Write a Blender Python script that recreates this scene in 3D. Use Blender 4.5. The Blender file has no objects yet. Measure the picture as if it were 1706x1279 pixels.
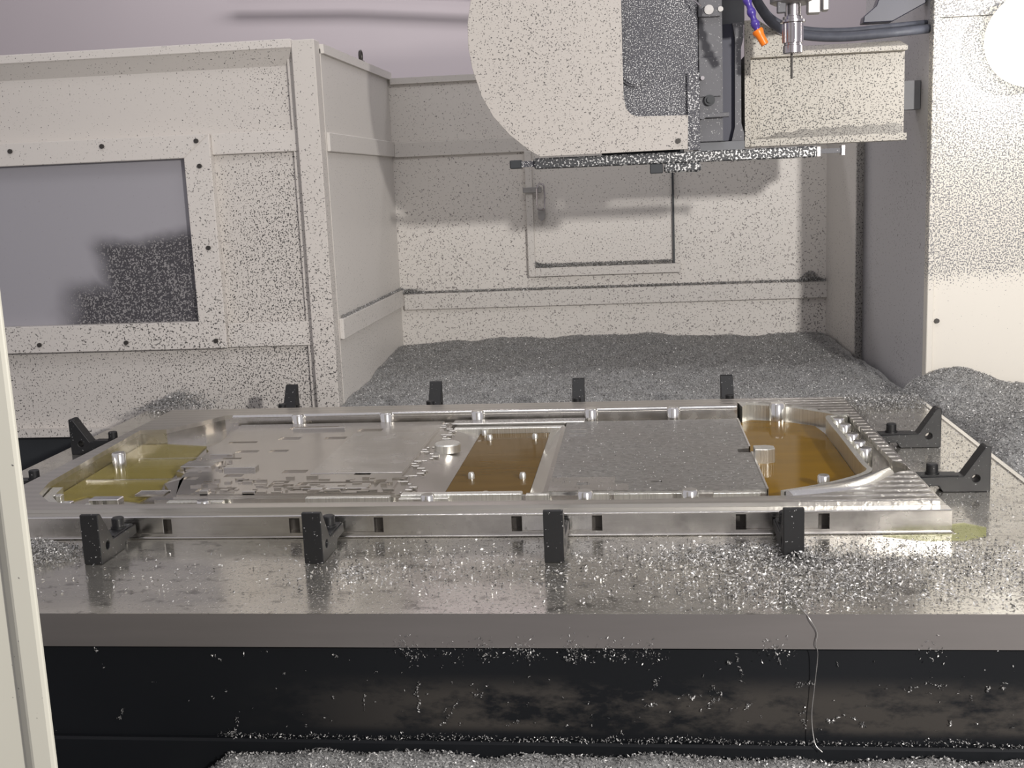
import bpy, bmesh, math, random
import numpy as np
from mathutils import Vector, Matrix

SC = bpy.context.scene
COL = SC.collection
R = math.radians

# ---------------------------------------------------------------- camera
cd = bpy.data.cameras.new('camera')
cam = bpy.data.objects.new('camera', cd)
COL.objects.link(cam)
cd.sensor_fit = 'HORIZONTAL'
cd.sensor_width = 36.0
cd.lens = 1880.9 / 1706 * 36
cd.clip_start = 0.05
m = Matrix(((0.993431, 0.022059, 0.112287),
            (0.106590, 0.178630, -0.978126),
            (-0.041634, 0.983669, 0.175105))).to_4x4()
m.translation = (0, 0, 0.70)
cam.matrix_world = m
SC.camera = cam

# ---------------------------------------------------------------- light
SC.view_settings.view_transform = 'Standard'
SC.view_settings.look = 'None'
SC.view_settings.exposure = 0.06
SC.view_settings.gamma = 1.0
SC.view_settings.use_curve_mapping = False
W = bpy.data.worlds.new('world')
SC.world = W
W.use_nodes = True
W.node_tree.nodes['Background'].inputs[0].default_value = (0.505, 0.485, 0.52, 1)
W.node_tree.nodes['Background'].inputs[1].default_value = 0.86


def area(name, loc, target, sx, sy, power, color):
    d = bpy.data.lights.new(name, 'AREA')
    d.shape = 'RECTANGLE'
    d.size, d.size_y, d.energy, d.color = sx, sy, power, color
    o = bpy.data.objects.new(name, d)
    COL.objects.link(o)
    o.location = loc
    o.rotation_euler = (Vector(target) - Vector(loc)).to_track_quat('-Z', 'Y').to_euler()
    return o


area('machine_work_light', (2.0, -1.0, 1.42), (-0.4, 4.2, 0.5), 0.13, 0.13, 165, (1.0, 0.96, 0.92))
area('shop_ceiling_light', (0.1, 1.9, 3.5), (-0.1, 3.8, 0.2), 2.6, 0.9, 30, (1.0, 0.98, 0.96))
area('hall_wall_fill', (-1.0, 6.3, 4.2), (-1.0, 7.9, 1.6), 4.0, 0.6, 112, (1.0, 0.97, 0.98))  # unseen fill added to brighten the hall wall

# ---------------------------------------------------------------- materials


def new_mat(name):
    mt = bpy.data.materials.new(name)
    mt.use_nodes = True
    nt = mt.node_tree
    nt.nodes.clear()
    out = nt.nodes.new('ShaderNodeOutputMaterial')
    b = nt.nodes.new('ShaderNodeBsdfPrincipled')
    nt.links.new(b.outputs[0], out.inputs[0])
    return mt, nt, b


class NB:
    """small node-building helper"""

    def __init__(s, nt):
        s.nt = nt
        s.pos = nt.nodes.new('ShaderNodeNewGeometry').outputs['Position']
        s.xyz = None

    def sock(s, v, inp):
        if isinstance(v, (int, float)):
            inp.default_value = v
        elif isinstance(v, tuple):
            inp.default_value = v if len(v) == 4 or inp.type == 'VECTOR' else (*v, 1)
        else:
            s.nt.links.new(v, inp)

    def math(s, op, a, b=0.0, clamp=False):
        n = s.nt.nodes.new('ShaderNodeMath')
        n.operation = op
        n.use_clamp = clamp
        s.sock(a, n.inputs[0])
        s.sock(b, n.inputs[1])
        return n.outputs[0]

    def noise(s, scale, detail=2.0, rough=0.5, vec=None, stretch=None):
        v = vec if vec is not None else s.pos
        if stretch:
            mp = s.nt.nodes.new('ShaderNodeMapping')
            mp.inputs['Scale'].default_value = stretch
            s.nt.links.new(v, mp.inputs[0])
            v = mp.outputs[0]
        n = s.nt.nodes.new('ShaderNodeTexNoise')
        n.inputs['Scale'].default_value = scale
        n.inputs['Detail'].default_value = detail
        n.inputs['Roughness'].default_value = rough
        s.nt.links.new(v, n.inputs['Vector'])
        return n.outputs['Fac']

    def axis(s, k):
        if s.xyz is None:
            n = s.nt.nodes.new('ShaderNodeSeparateXYZ')
            s.nt.links.new(s.pos, n.inputs[0])
            s.xyz = n
        return s.xyz.outputs['XYZ'.index(k.upper())]

    def rng(s, v, a, b, c=0.0, d=1.0, smooth=False):
        n = s.nt.nodes.new('ShaderNodeMapRange')
        if smooth:
            n.interpolation_type = 'SMOOTHSTEP'
        s.sock(v, n.inputs[0])
        for i, q in enumerate((a, b, c, d)):
            s.sock(q, n.inputs[1 + i])
        return n.outputs[0]

    def mix(s, f, a, b):
        n = s.nt.nodes.new('ShaderNodeMix')
        n.data_type = 'RGBA'
        s.sock(f, n.inputs[0])
        s.sock(a, n.inputs[6])
        s.sock(b, n.inputs[7])
        return n.outputs[2]

    def bump(s, h, strength, dist, bsdf):
        n = s.nt.nodes.new('ShaderNodeBump')
        n.inputs['Strength'].default_value = strength
        n.inputs['Distance'].default_value = dist
        s.nt.links.new(h, n.inputs['Height'])
        s.nt.links.new(n.outputs[0], bsdf.inputs['Normal'])


def speckled(name, base, speck, d0=0.3, terms=(), scale=150, blotch=0.25, rough=0.45, metal=0.0, lo=0.74, hi=0.50,
             base2=None, bumpy=0.25, chipmetal=0.0):
    """a painted or dark surface splashed with metal chips; terms = (axis, from, to, density, density)"""
    mt, nt, b = new_mat(name)
    n = NB(nt)
    fine = n.noise(scale, 1.0, 0.55)
    big = n.noise(3.1, 2.0)
    dens = n.math('MULTIPLY_ADD', big, blotch * 2)
    dens.node.inputs[2].default_value = d0 - blotch
    for ax, a, c, da, dc in terms:
        dens = n.math('ADD', dens, n.rng(n.axis(ax), a, c, da, dc, True))
    thr = n.rng(dens, 0.0, 1.0, lo, hi)
    thr2 = n.math('ADD', thr, 0.045)
    mask = n.rng(fine, thr, thr2)
    sp = n.mix(n.noise(scale * 1.7, 0.0), tuple(c * 0.35 for c in speck), tuple(min(1, c * 1.65) for c in speck))
    tone = n.noise(1.3, 3.0)
    b1 = n.mix(tone, base, base2 or tuple(c * 0.93 for c in base))
    nt.links.new(n.mix(mask, b1, sp), b.inputs['Base Color'])
    b.inputs['Roughness'].default_value = rough
    if chipmetal or metal:
        nt.links.new(n.rng(mask, 0, 1, metal, max(metal, chipmetal)), b.inputs['Metallic'])
    n.bump(mask, bumpy, 0.002, b)
    return mt


def mat_apron():
    mt, nt, b = new_mat('black_oily_apron')
    n = NB(nt)
    f = n.noise(9, 5.0, 0.7, stretch=(1, 1, 2.2))
    g = n.noise(3, 2.0)
    low = n.rng(n.axis('z'), -0.11, -0.16, 0, 1, True)
    bot = n.rng(n.axis('z'), -0.225, -0.205, 0, 1, True)
    right = n.rng(n.axis('x'), -0.75, -0.25, 0, 1, True)
    m = n.math('MULTIPLY', n.math('MULTIPLY', low, bot), right)
    m = n.math('MULTIPLY', m, n.rng(n.math('ADD', f, n.math('MULTIPLY', g, 0.4)), 0.58, 0.75))
    c = n.mix(g, (0.004, 0.0048, 0.006), (0.008, 0.009, 0.011))
    c = n.mix(m, c, (0.040, 0.036, 0.032))
    nt.links.new(c, b.inputs['Base Color'])
    b.inputs['Roughness'].default_value = 0.5
    b.inputs['Specular IOR Level'].default_value = 0.22
    n.bump(f, 0.15, 0.002, b)
    return mt


CREAM = (0.605, 0.57, 0.53)
DARK = (0.10, 0.095, 0.09)
M = {}
M['panel_left'] = speckled('cream_paint_window_panel', CREAM, DARK, 0.12,
                           [('x', -1.9, -1.1, 0.0, 0.33), ('z', 0.95, 0.45, 0.0, 0.38)], 190)
M['post'] = speckled('cream_paint_post', CREAM, DARK, 0.18, [('z', 1.1, 0.3, 0.0, 0.42)], 190)
M['side'] = speckled('cream_paint_side', (0.65, 0.62, 0.58), (0.2, 0.19, 0.18), 0.15, [('z', 0.9, 0.1, 0.0, 0.2)], 170, 0.3)
M['back'] = speckled('cream_paint_back', (0.68, 0.645, 0.60), (0.22, 0.20, 0.19), 0.32, [('z', 0.9, 0.3, 0.0, 0.22)], 170, 0.2)
M['trim'] = speckled('cream_paint_trim', (0.64, 0.605, 0.565), DARK, 0.12,
                     [('x', -2.2, -1.3, 0.0, 0.2), ('z', 0.9, 0.2, 0.0, 0.35)], 190)
M['trim_back'] = speckled('cream_paint_back_band', (0.62, 0.59, 0.55), (0.22, 0.2, 0.19), 0.22, [('z', 0.9, 0.2, 0.0, 0.3)], 170)
M['right_side'] = speckled('shade_grey_right_side', (0.50, 0.49, 0.50), (0.2, 0.19, 0.19), 0.3, [], 150, 0.4)  # unlit side sheet: its shade is put into the grey base
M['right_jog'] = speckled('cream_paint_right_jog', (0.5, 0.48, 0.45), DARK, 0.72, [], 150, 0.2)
M['right_panel'] = speckled('cream_paint_right_panel', (0.76, 0.72, 0.64), (0.20, 0.198, 0.20), 0.02,
                            [('z', 0.26, 0.42, 0.0, 1.35)], 210, 0.22)
M['guard'] = speckled('cream_paint_guard', (0.53, 0.495, 0.455), DARK, 0.42, [], 240, 0.2, bumpy=0.4)
M['box'] = speckled('cream_paint_head_cover', (0.55, 0.515, 0.445), (0.07, 0.066, 0.06), 0.62, [('z', 1.0, 0.8, 0.0, 0.12)], 220, 0.18, bumpy=0.4)
M['block'] = speckled('dark_steel_with_chips', (0.065, 0.065, 0.078), (0.60, 0.60, 0.60), 0.80, [], 300, 0.45, 0.5, 0.0, chipmetal=0.5, bumpy=0.8)
M['block_side'] = speckled('grey_steel_with_chips', (0.13, 0.13, 0.14), (0.40, 0.40, 0.40), 0.35, [], 190, 0.25, 0.5, 0.0, bumpy=0.5)
M['rail'] = speckled('rail_crusted_with_chips', (0.05, 0.052, 0.055), (0.55, 0.55, 0.54), 0.75, [('x', -0.3, 0.45, 0.0, 0.5)], 150, 0.2, 0.45, 0.0, chipmetal=0.5, bumpy=1.0)
M['drift'] = speckled('chip_drift_on_cover', (0.42, 0.40, 0.36), (0.16, 0.15, 0.14), 0.8, [], 240, 0.2, bumpy=0.6)
M['apron'] = mat_apron()
M['door_paint'] = speckled('cream_paint_door', (0.60, 0.585, 0.50), DARK, 0.0, [('z', 0.6, 0.1, 0.0, 0.12)], 120, 0.2, 0.4)
M['black_clamp'] = speckled('black_oxide_clamp', (0.007, 0.0072, 0.008), (0.35, 0.35, 0.35), 0.06, [], 200, 0.3, 0.5, bumpy=0.4)


def plain(name, base, rough=0.5, metal=0.0, var=0.12, scale=8.0, emit=None, bumpy=0.0, stretch=None, rough_var=0.0):
    mt, nt, b = new_mat(name)
    n = NB(nt)
    f = n.noise(scale, 3.0, 0.55, stretch=stretch)
    nt.links.new(n.mix(f, tuple(c * (1 - var) for c in base), tuple(min(1, c * (1 + var)) for c in base)), b.inputs['Base Color'])
    b.inputs['Roughness'].default_value = rough
    if rough_var:
        nt.links.new(n.rng(n.noise(scale * 0.6, 3.0), 0.3, 0.7, rough - rough_var, rough + rough_var), b.inputs['Roughness'])
    b.inputs['Metallic'].default_value = metal
    if bumpy:
        n.bump(f, bumpy, 0.002, b)
    if emit:
        b.inputs['Emission Color'].default_value = (*base, 1)
        b.inputs['Emission Strength'].default_value = emit
    return mt


M['alu'] = plain('milled_aluminium', (0.64, 0.62, 0.59), 0.24, 1.0, 0.12, 30, bumpy=0.10, stretch=(0.25, 3, 3), rough_var=0.06)
M['alu_wall'] = plain('milled_aluminium_wall', (0.76, 0.74, 0.69), 0.30, 0.9, 0.35, 60, bumpy=0.5, stretch=(4, 4, 0.05))
M['alu_bright'] = plain('polished_aluminium', (0.85, 0.84, 0.81), 0.16, 1.0, 0.1, 40, bumpy=0.15, stretch=(4, 4, 0.1))
M['alu_floor'] = plain('satin_aluminium_floor', (0.60, 0.57, 0.53), 0.22, 0.95, 0.08, 6, rough_var=0.08)
M['steel'] = plain('ground_steel', (0.55, 0.52, 0.53), 0.22, 1.0, 0.1, 40)
M['dull_steel'] = plain('dull_zinc', (0.35, 0.34, 0.33), 0.4, 0.8, 0.2, 60)
M['face'] = plain('table_edge_grey', (0.24, 0.222, 0.213), 0.42, 0.7, 0.12, 5, stretch=(0.5, 1, 6))
M['dark'] = plain('dark_machine_paint', (0.03, 0.034, 0.038), 0.5, 0.0, 0.3, 6)
M['navy'] = plain('dark_navy_paint', (0.035, 0.037, 0.062), 0.4, 0.0, 0.2, 8)
M['grey'] = plain('grey_machine_paint', (0.16, 0.165, 0.175), 0.5, 0.0, 0.2, 10)
M['hall'] = plain('hall_wall_paint', (0.44, 0.395, 0.41), 0.8, 0.0, 0.05, 0.8)
M['hall_dark'] = plain('hall_pipe_paint', (0.38, 0.34, 0.36), 0.6, 0.0, 0.05, 2)
M['purple'] = plain('purple_plastic', (0.075, 0.045, 0.30), 0.3, 0.0, 0.15, 20)
M['orange'] = plain('orange_plastic', (0.95, 0.22, 0.015), 0.35, 0.0, 0.08, 20)
M['rubber'] = plain('dark_hose_rubber', (0.075, 0.08, 0.10), 0.5, 0.0, 0.4, 40)
M['screw'] = plain('dark_screw', (0.06, 0.055, 0.05), 0.4, 0.5, 0.3, 60)
M['lamp'] = plain('glowing_lamp_lens', (1.0, 0.99, 0.97), 0.4, 0.0, 0.0, 3, emit=9)
M['white'] = plain('white_lamp_housing', (0.7, 0.7, 0.68), 0.4)


def mat_ridged():
    mt, nt, b = new_mat('ridge_milled_aluminium')
    n = NB(nt)
    w = nt.nodes.new('ShaderNodeTexWave')
    w.wave_type = 'BANDS'
    w.bands_direction = 'Y'
    w.inputs['Scale'].default_value = 9
    w.inputs['Distortion'].default_value = 1.2
    w.inputs['Detail'].default_value = 2
    w.inputs['Detail Scale'].default_value = 6
    nt.links.new(n.pos, w.inputs['Vector'])
    nt.links.new(n.mix(w.outputs['Fac'], (0.55, 0.53, 0.49), (0.62, 0.59, 0.55)), b.inputs['Base Color'])
    b.inputs['Metallic'].default_value = 0.95
    b.inputs['Roughness'].default_value = 0.3
    n.bump(n.math('MULTIPLY', w.outputs['Fac'], n.rng(n.axis('x'), 0.22, 0.36, 0.05, 1.0)), 0.9, 0.006, b)
    return mt


M['ridged'] = mat_ridged()


def mat_chip(name='aluminium_chips', lo=0.15, hi=0.58):
    mt, nt, b = new_mat(name)
    g = nt.nodes.new('ShaderNodeNewGeometry')
    r = nt.nodes.new('ShaderNodeValToRGB')
    r.color_ramp.elements[0].color = (lo, lo, lo, 1)
    r.color_ramp.elements[1].color = (hi, hi * 0.985, hi * 0.96, 1)
    nt.links.new(g.outputs['Random Per Island'], r.inputs[0])
    nt.links.new(r.outputs[0], b.inputs['Base Color'])
    b.inputs['Metallic'].default_value = 0.5
    b.inputs['Roughness'].default_value = 0.45
    return mt


M['chip'] = mat_chip()
M['wet_chip'] = mat_chip('wet_aluminium_chips', 0.035, 0.85)
M['chip_bed'] = speckled('bed_of_aluminium_chips', (0.26, 0.26, 0.255), (0.50, 0.50, 0.49), 0.75, [], 260, 0.15, 0.55, 0.2, bumpy=0.7)


def mat_table():
    mt, nt, b = new_mat('wet_ground_table_top')
    n = NB(nt)
    f = n.noise(4.0, 4.0, 0.6, stretch=(1, 2.5, 1))
    dirt = n.rng(n.noise(24.0, 5.0, 0.68, stretch=(1, 1.2, 1)), 0.56, 0.64)
    base = n.mix(f, (0.50, 0.48, 0.43), (0.68, 0.655, 0.60))
    fine = n.rng(n.noise(170, 1.0), 0.60, 0.66)
    fmask = n.math('MULTIPLY', fine, n.rng(n.axis('x'), -1.0, -0.2, 0.15, 1.0))
    c = n.mix(n.math('MULTIPLY', dirt, 0.6), base, (0.17, 0.16, 0.145))
    c = n.mix(n.math('MULTIPLY', fmask, 0.6), c, (0.16, 0.155, 0.15))
    nt.links.new(c, b.inputs['Base Color'])
    b.inputs['Metallic'].default_value = 0.85
    rg = n.rng(f, 0.3, 0.7, 0.08, 0.22)
    nt.links.new(n.math('ADD', rg, n.math('MULTIPLY', fmask, 0.2)), b.inputs['Roughness'])
    n.bump(fmask, 0.3, 0.002, b)
    return mt


M['table'] = mat_table()


def mat_dusty():
    mt, nt, b = new_mat('aluminium_floor_dusted_with_chips')
    n = NB(nt)
    f = n.noise(60, 4.0, 0.65, stretch=(1, 2, 1))
    big = n.noise(7, 3.0)
    c = n.mix(n.rng(f, 0.35, 0.65), (0.22, 0.215, 0.20), (0.46, 0.45, 0.43))
    c = n.mix(n.rng(big, 0.35, 0.7, 0, 0.5), c, (0.30, 0.28, 0.26))
    nt.links.new(c, b.inputs['Base Color'])
    b.inputs['Metallic'].default_value = 0.75
    b.inputs['Roughness'].default_value = 0.36
    n.bump(f, 0.5, 0.002, b)
    return mt


M['dusty'] = mat_dusty()


def mat_coolant(name, col, trans):
    mt, nt, b = new_mat(name)
    n = NB(nt)
    f = n.noise(9, 3.0, 0.5, stretch=(0.6, 3, 1))
    nt.links.new(n.mix(f, tuple(c * 0.75 for c in col), tuple(c * 1.25 for c in col)), b.inputs['Base Color'])
    b.inputs['Roughness'].default_value = 0.06
    b.inputs['IOR'].default_value = 1.16
    b.inputs['Alpha'].default_value = trans
    b.inputs['Specular IOR Level'].default_value = 0.4
    n.bump(n.noise(26, 2.0, 0.5, stretch=(0.6, 2, 1)), 0.05, 0.002, b)
    return mt


M['amber'] = mat_coolant('amber_coolant', (0.19, 0.100, 0.001), 0.95)
M['brown'] = mat_coolant('brown_coolant', (0.13, 0.076, 0.018), 0.95)
M['yellow'] = mat_coolant('yellow_coolant', (0.30, 0.245, 0.065), 0.55)
M['green'] = mat_coolant('green_yellow_coolant', (0.46, 0.47, 0.20), 0.40)


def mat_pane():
    mt, nt, b = new_mat('grimy_pane_painted_dark')
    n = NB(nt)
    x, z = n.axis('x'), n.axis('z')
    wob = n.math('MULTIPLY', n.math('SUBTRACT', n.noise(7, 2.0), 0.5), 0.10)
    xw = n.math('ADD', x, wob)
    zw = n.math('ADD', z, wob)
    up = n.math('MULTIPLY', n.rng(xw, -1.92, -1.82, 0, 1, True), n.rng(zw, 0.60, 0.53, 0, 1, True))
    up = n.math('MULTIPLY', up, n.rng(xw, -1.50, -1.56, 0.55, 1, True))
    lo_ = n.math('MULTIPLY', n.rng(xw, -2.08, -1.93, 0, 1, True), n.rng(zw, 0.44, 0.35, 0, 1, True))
    patch = n.math('MAXIMUM', up, lo_)  # dark seen in the glass, painted into the opaque pane
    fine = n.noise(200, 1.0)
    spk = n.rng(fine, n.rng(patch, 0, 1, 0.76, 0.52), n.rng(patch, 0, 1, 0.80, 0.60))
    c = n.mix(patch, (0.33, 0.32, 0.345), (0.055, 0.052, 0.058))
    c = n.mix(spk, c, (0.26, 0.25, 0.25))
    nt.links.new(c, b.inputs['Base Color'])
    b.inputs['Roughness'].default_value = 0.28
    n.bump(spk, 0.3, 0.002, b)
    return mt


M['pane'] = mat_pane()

# ---------------------------------------------------------------- mesh helpers


class MB:
    def __init__(s):
        s.bm = bmesh.new()

    def box(s, x0, x1, y0, y1, z0, z1, bev=0.0):
        t = bmesh.new()
        bmesh.ops.create_cube(t, size=1)
        for v in t.verts:
            v.co = Vector(((x0 + x1) / 2 + v.co.x * (x1 - x0), (y0 + y1) / 2 + v.co.y * (y1 - y0), (z0 + z1) / 2 + v.co.z * (z1 - z0)))
        if bev:
            bmesh.ops.bevel(t, geom=t.edges[:], offset=bev, segments=1, affect='EDGES', profile=0.5)
        return s.merge(t)

    def merge(s, t, mat=None):
        me = bpy.data.meshes.new('tmp')
        if mat:
            bmesh.ops.transform(t, matrix=mat, verts=t.verts)
        t.to_mesh(me)
        t.free()
        s.bm.from_mesh(me)
        bpy.data.meshes.remove(me)
        return s

    def prism(s, pts, a0, a1, axis='z', holes=(), bev=0.0, mat=None):
        """polygon (with holes) extruded along an axis; pts are in the other two axes in order"""
        t = bmesh.new()

        def P(p, a):
            return {'z': (p[0], p[1], a), 'y': (p[0], a, p[1]), 'x': (a, p[0], p[1])}[axis]
        es = []
        for loop in [pts, *holes]:
            vs = [t.verts.new(P(p, a0)) for p in loop]
            es += [t.edges.new((vs[i], vs[(i + 1) % len(vs)])) for i in range(len(vs))]
        if holes:
            bmesh.ops.triangle_fill(t, use_beauty=True, use_dissolve=False, edges=es)
        else:
            t.faces.new(t.verts[:])
        r = bmesh.ops.extrude_face_region(t, geom=t.faces[:])
        d = Vector(P((0, 0), a1 - a0))
        bmesh.ops.translate(t, vec=d, verts=[g for g in r['geom'] if isinstance(g, bmesh.types.BMVert)])
        bmesh.ops.recalc_face_normals(t, faces=t.faces[:])
        if bev:
            ed = [e for e in t.edges if len(e.link_faces) == 2 and e.calc_face_angle(0) > 0.6]
            bmesh.ops.bevel(t, geom=ed, offset=bev, segments=1, affect='EDGES')
        return s.merge(t, mat)

    def cyl(s, c, r, h, axis='z', seg=20, r2=None, mat=None):
        t = bmesh.new()
        bmesh.ops.create_cone(t, cap_ends=True, segments=seg, radius1=r, radius2=r if r2 is None else r2, depth=h)
        rot = {'z': Matrix(), 'x': Matrix.Rotation(R(90), 4, 'Y'), 'y': Matrix.Rotation(R(-90), 4, 'X')}[axis]
        bmesh.ops.transform(t, matrix=Matrix.Translation(c) @ rot, verts=t.verts)
        return s.merge(t, mat)

    def lathe(s, prof, c=(0, 0, 0), seg=24, mat=None):
        """prof: (radius, z) bottom to top around z"""
        t = bmesh.new()
        rings = []
        for r, z in prof:
            rings.append([t.verts.new((c[0] + r * math.cos(2 * math.pi * i / seg), c[1] + r * math.sin(2 * math.pi * i / seg), c[2] + z)) for i in range(seg)])
        for a, b in zip(rings, rings[1:]):
            for i in range(seg):
                t.faces.new((a[i], a[(i + 1) % seg], b[(i + 1) % seg], b[i]))
        t.faces.new(rings[0][::-1])
        t.faces.new(rings[-1])
        return s.merge(t, mat)

    def tube(s, pts, r, seg=10):
        pts = [Vector(p) for p in pts]
        t = bmesh.new()
        rings = []
        n = None
        for i, p in enumerate(pts):
            d = (pts[min(i + 1, len(pts) - 1)] - pts[max(i - 1, 0)]).normalized()
            if n is None:
                n = d.orthogonal().normalized()
            n = (n - d * n.dot(d)).normalized()
            bn = d.cross(n)
            rr = r[i] if isinstance(r, (list, tuple)) else r
            rings.append([t.verts.new(p + (n * math.cos(2 * math.pi * k / seg) + bn * math.sin(2 * math.pi * k / seg)) * rr) for k in range(seg)])
        for a, b in zip(rings, rings[1:]):
            for k in range(seg):
                t.faces.new((a[k], a[(k + 1) % seg], b[(k + 1) % seg], b[k]))
        t.faces.new(rings[0][::-1])
        t.faces.new(rings[-1])
        bmesh.ops.recalc_face_normals(t, faces=t.faces[:])
        return s.merge(t)

    def obj(s, name, mat, parent=None, smooth=False, origin=None):
        me = bpy.data.meshes.new(name)
        if origin is not None:
            bmesh.ops.translate(s.bm, vec=-Vector(origin), verts=s.bm.verts)
        s.bm.to_mesh(me)
        s.bm.free()
        if smooth:
            me.shade_smooth()
            me.set_sharp_from_angle(angle=R(40))
        me.materials.append(mat)
        o = bpy.data.objects.new(name, me)
        COL.objects.link(o)
        if origin is not None:
            o.location = origin
        if parent:
            o.parent = parent
            o.matrix_parent_inverse = parent.matrix_basis.inverted()
        return o


def tag(o, label, cat, group=None, kind=None):
    o['label'] = label
    o['category'] = cat
    if group:
        o['group'] = group
    if kind:
        o['kind'] = kind
    return o


def empty(name, loc):
    o = bpy.data.objects.new(name, None)
    o.empty_display_size = 0.05
    COL.objects.link(o)
    o.location = loc
    return o


def thing(name, loc, label, cat, group=None):
    return tag(empty(name, loc), label, cat, group)


def struct(o, label=None, cat=None):
    o['kind'] = 'structure'
    if label:
        o['label'] = label
        o['category'] = cat or 'wall'
    return o


def bx(name, mat, parent, *a, bev=0.0):
    return MB().box(*a, bev=bev).obj(name, mat, parent)


def copy_tree(o, parent=None):
    c = o.copy()
    COL.objects.link(c)
    if parent:
        c.parent = parent
    for ch in list(o.children):
        copy_tree(ch, c)
    return c


def catmull(pts, n=8):
    pts = [Vector(p) for p in pts]
    q = [pts[0] * 2 - pts[1]] + pts + [pts[-1] * 2 - pts[-2]]
    out = []
    for i in range(1, len(q) - 2):
        for k in range(n):
            t = k / n
            a, b, c, d = q[i - 1], q[i], q[i + 1], q[i + 2]
            out.append(0.5 * ((2 * b) + (c - a) * t + (2 * a - 5 * b + 4 * c - d) * t * t + (3 * b - a - 3 * c + d) * t ** 3))
    out.append(pts[-1])
    return out


rs = np.random.default_rng(7)


def chips(name, pts, size, label, flat=0.5, parent=None, mat=None):
    """many loose metal chips (folded four-cornered flakes) as one mesh"""
    pts = np.asarray(pts, float)
    n = len(pts)
    a = rs.normal(size=(n, 3))
    a[:, 2] *= flat
    a /= np.linalg.norm(a, axis=1)[:, None]
    b = rs.normal(size=(n, 3))
    b[:, 2] *= flat
    b -= a * (a * b).sum(1)[:, None]
    b /= np.linalg.norm(b, axis=1)[:, None]
    c = np.cross(a, b)
    L = size * rs.uniform(0.5, 1.4, n)[:, None]
    Wd = size * rs.uniform(0.25, 0.6, n)[:, None]
    f = size * rs.uniform(-0.35, 0.35, n)[:, None]
    V = np.stack([pts - a * L / 2 + c * f, pts - b * Wd / 2, pts + a * L / 2 + c * f, pts + b * Wd / 2], 1).reshape(-1, 3)
    k = np.arange(n)[:, None] * 4
    F = np.concatenate([k + [0, 1, 3], k + [1, 2, 3]], 1).reshape(-1, 3)
    me = bpy.data.meshes.new(name)
    me.vertices.add(len(V))
    me.vertices.foreach_set('co', V.astype(np.float32).ravel())
    me.loops.add(F.size)
    me.loops.foreach_set('vertex_index', F.astype(np.int32).ravel())
    me.polygons.add(len(F))
    me.polygons.foreach_set('loop_start', np.arange(0, F.size, 3, dtype=np.int32))
    me.update()
    me.validate()
    me.materials.append(mat or M['chip'])
    o = bpy.data.objects.new(name, me)
    COL.objects.link(o)
    o['kind'] = 'stuff'
    if parent:
        o.parent = parent
    else:
        tag(o, label, 'metal chips')
    return o


def heap(name, x0, x1, y0, y1, hf, nx, ny, mat, label=None, xmax=None):
    """a closed mound of swarf over a rectangle; hf(x, y) gives its height"""
    bm = bmesh.new()
    g = [[bm.verts.new((x0 + (x1 - x0) * i / nx, y0 + (y1 - y0) * j / ny, 0)) for j in range(ny + 1)] for i in range(nx + 1)]
    for i in range(nx + 1):
        for j in range(ny + 1):
            v = g[i][j]
            if xmax:
                v.co.x = x0 + (xmax(v.co.y) - x0) * i / nx
            v.co.z = hf(v.co.x, v.co.y) + float(rs.normal()) * 0.0016
    for i in range(nx):
        for j in range(ny):
            bm.faces.new((g[i][j], g[i + 1][j], g[i + 1][j + 1], g[i][j + 1]))
    s = MB()
    s.bm.free()
    s.bm = bm
    o = s.obj(name, mat, smooth=True)
    o['kind'] = 'stuff'
    if label:
        tag(o, label, 'metal chips')
    return o


def wob(x, y, s=1.0):
    return (math.sin(x * 9.1 * s + 1.3) * math.cos(y * 7.7 * s - 0.4) + 0.6 * math.sin(x * 21 * s + y * 17 * s) + 0.4 * math.cos(x * 37 * s - y * 29 * s)) / 2


# ---------------------------------------------------------------- setting: hall and machine enclosure
struct(bx('floor', M['dark'], None, -6, 6, -2, 9, -0.72, -0.62), 'dark floor pan under the milling machine', 'floor')
hall = struct(bx('wall_hall', M['hall'], None, -7, 7, 8.0, 8.1, -0.62, 4.5), 'mauve grey hall wall seen above the enclosure', 'wall')
struct(MB().tube([(-2.75, 7.9, 2.06), (-1.9, 7.9, 2.02), (-0.6, 7.9, 1.90)], 0.018).obj('trim_1', M['hall_dark'], None, True), 'thin grey pipe along the hall wall', 'pipe')

# left front panel with its window
wl = struct(empty('wall_front_left', (-1.8, 3.75, -0.1)), 'cream sheet metal panel around the grimy window, left of the recess', 'wall')
bx('panel_sheet', M['panel_left'], wl, -2.7, -1.09, 3.78, 3.80, 0.90, 1.175)
bx('panel_sheet', M['panel_left'], wl, -1.44, -1.09, 3.78, 3.80, 0.24, 0.90)
bx('panel_sheet', M['panel_left'], wl, -2.7, -1.09, 3.78, 3.80, -0.10, 0.24)
bx('post', M['post'], wl, -1.11, -1.032, 3.735, 3.80, -0.12, 1.19, bev=0.003)
bx('top_rail', M['trim'], wl, -2.7, -1.11, 3.735, 3.80, 1.165, 1.195, bev=0.003)
MB().prism([(3.74, 1.165), (3.78, 1.165), (3.78, 1.115)], -2.7, -1.11, 'x').obj('top_gusset', M['trim'], wl)
bx('upper_band', M['trim'], wl, -1.418, -1.11, 3.762, 3.78, 0.835, 0.905, bev=0.002)
bx('lower_band', M['trim'], wl, -1.418, -1.11, 3.762, 3.78, 0.178, 0.262, bev=0.002)
bx('bottom_flange', M['trim'], wl, -2.7, -1.11, 3.75, 3.80, -0.128, -0.100)
bx('post_return', M['post'], wl, -1.135, -1.11, 3.765, 3.78, -0.10, 1.165)

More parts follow.
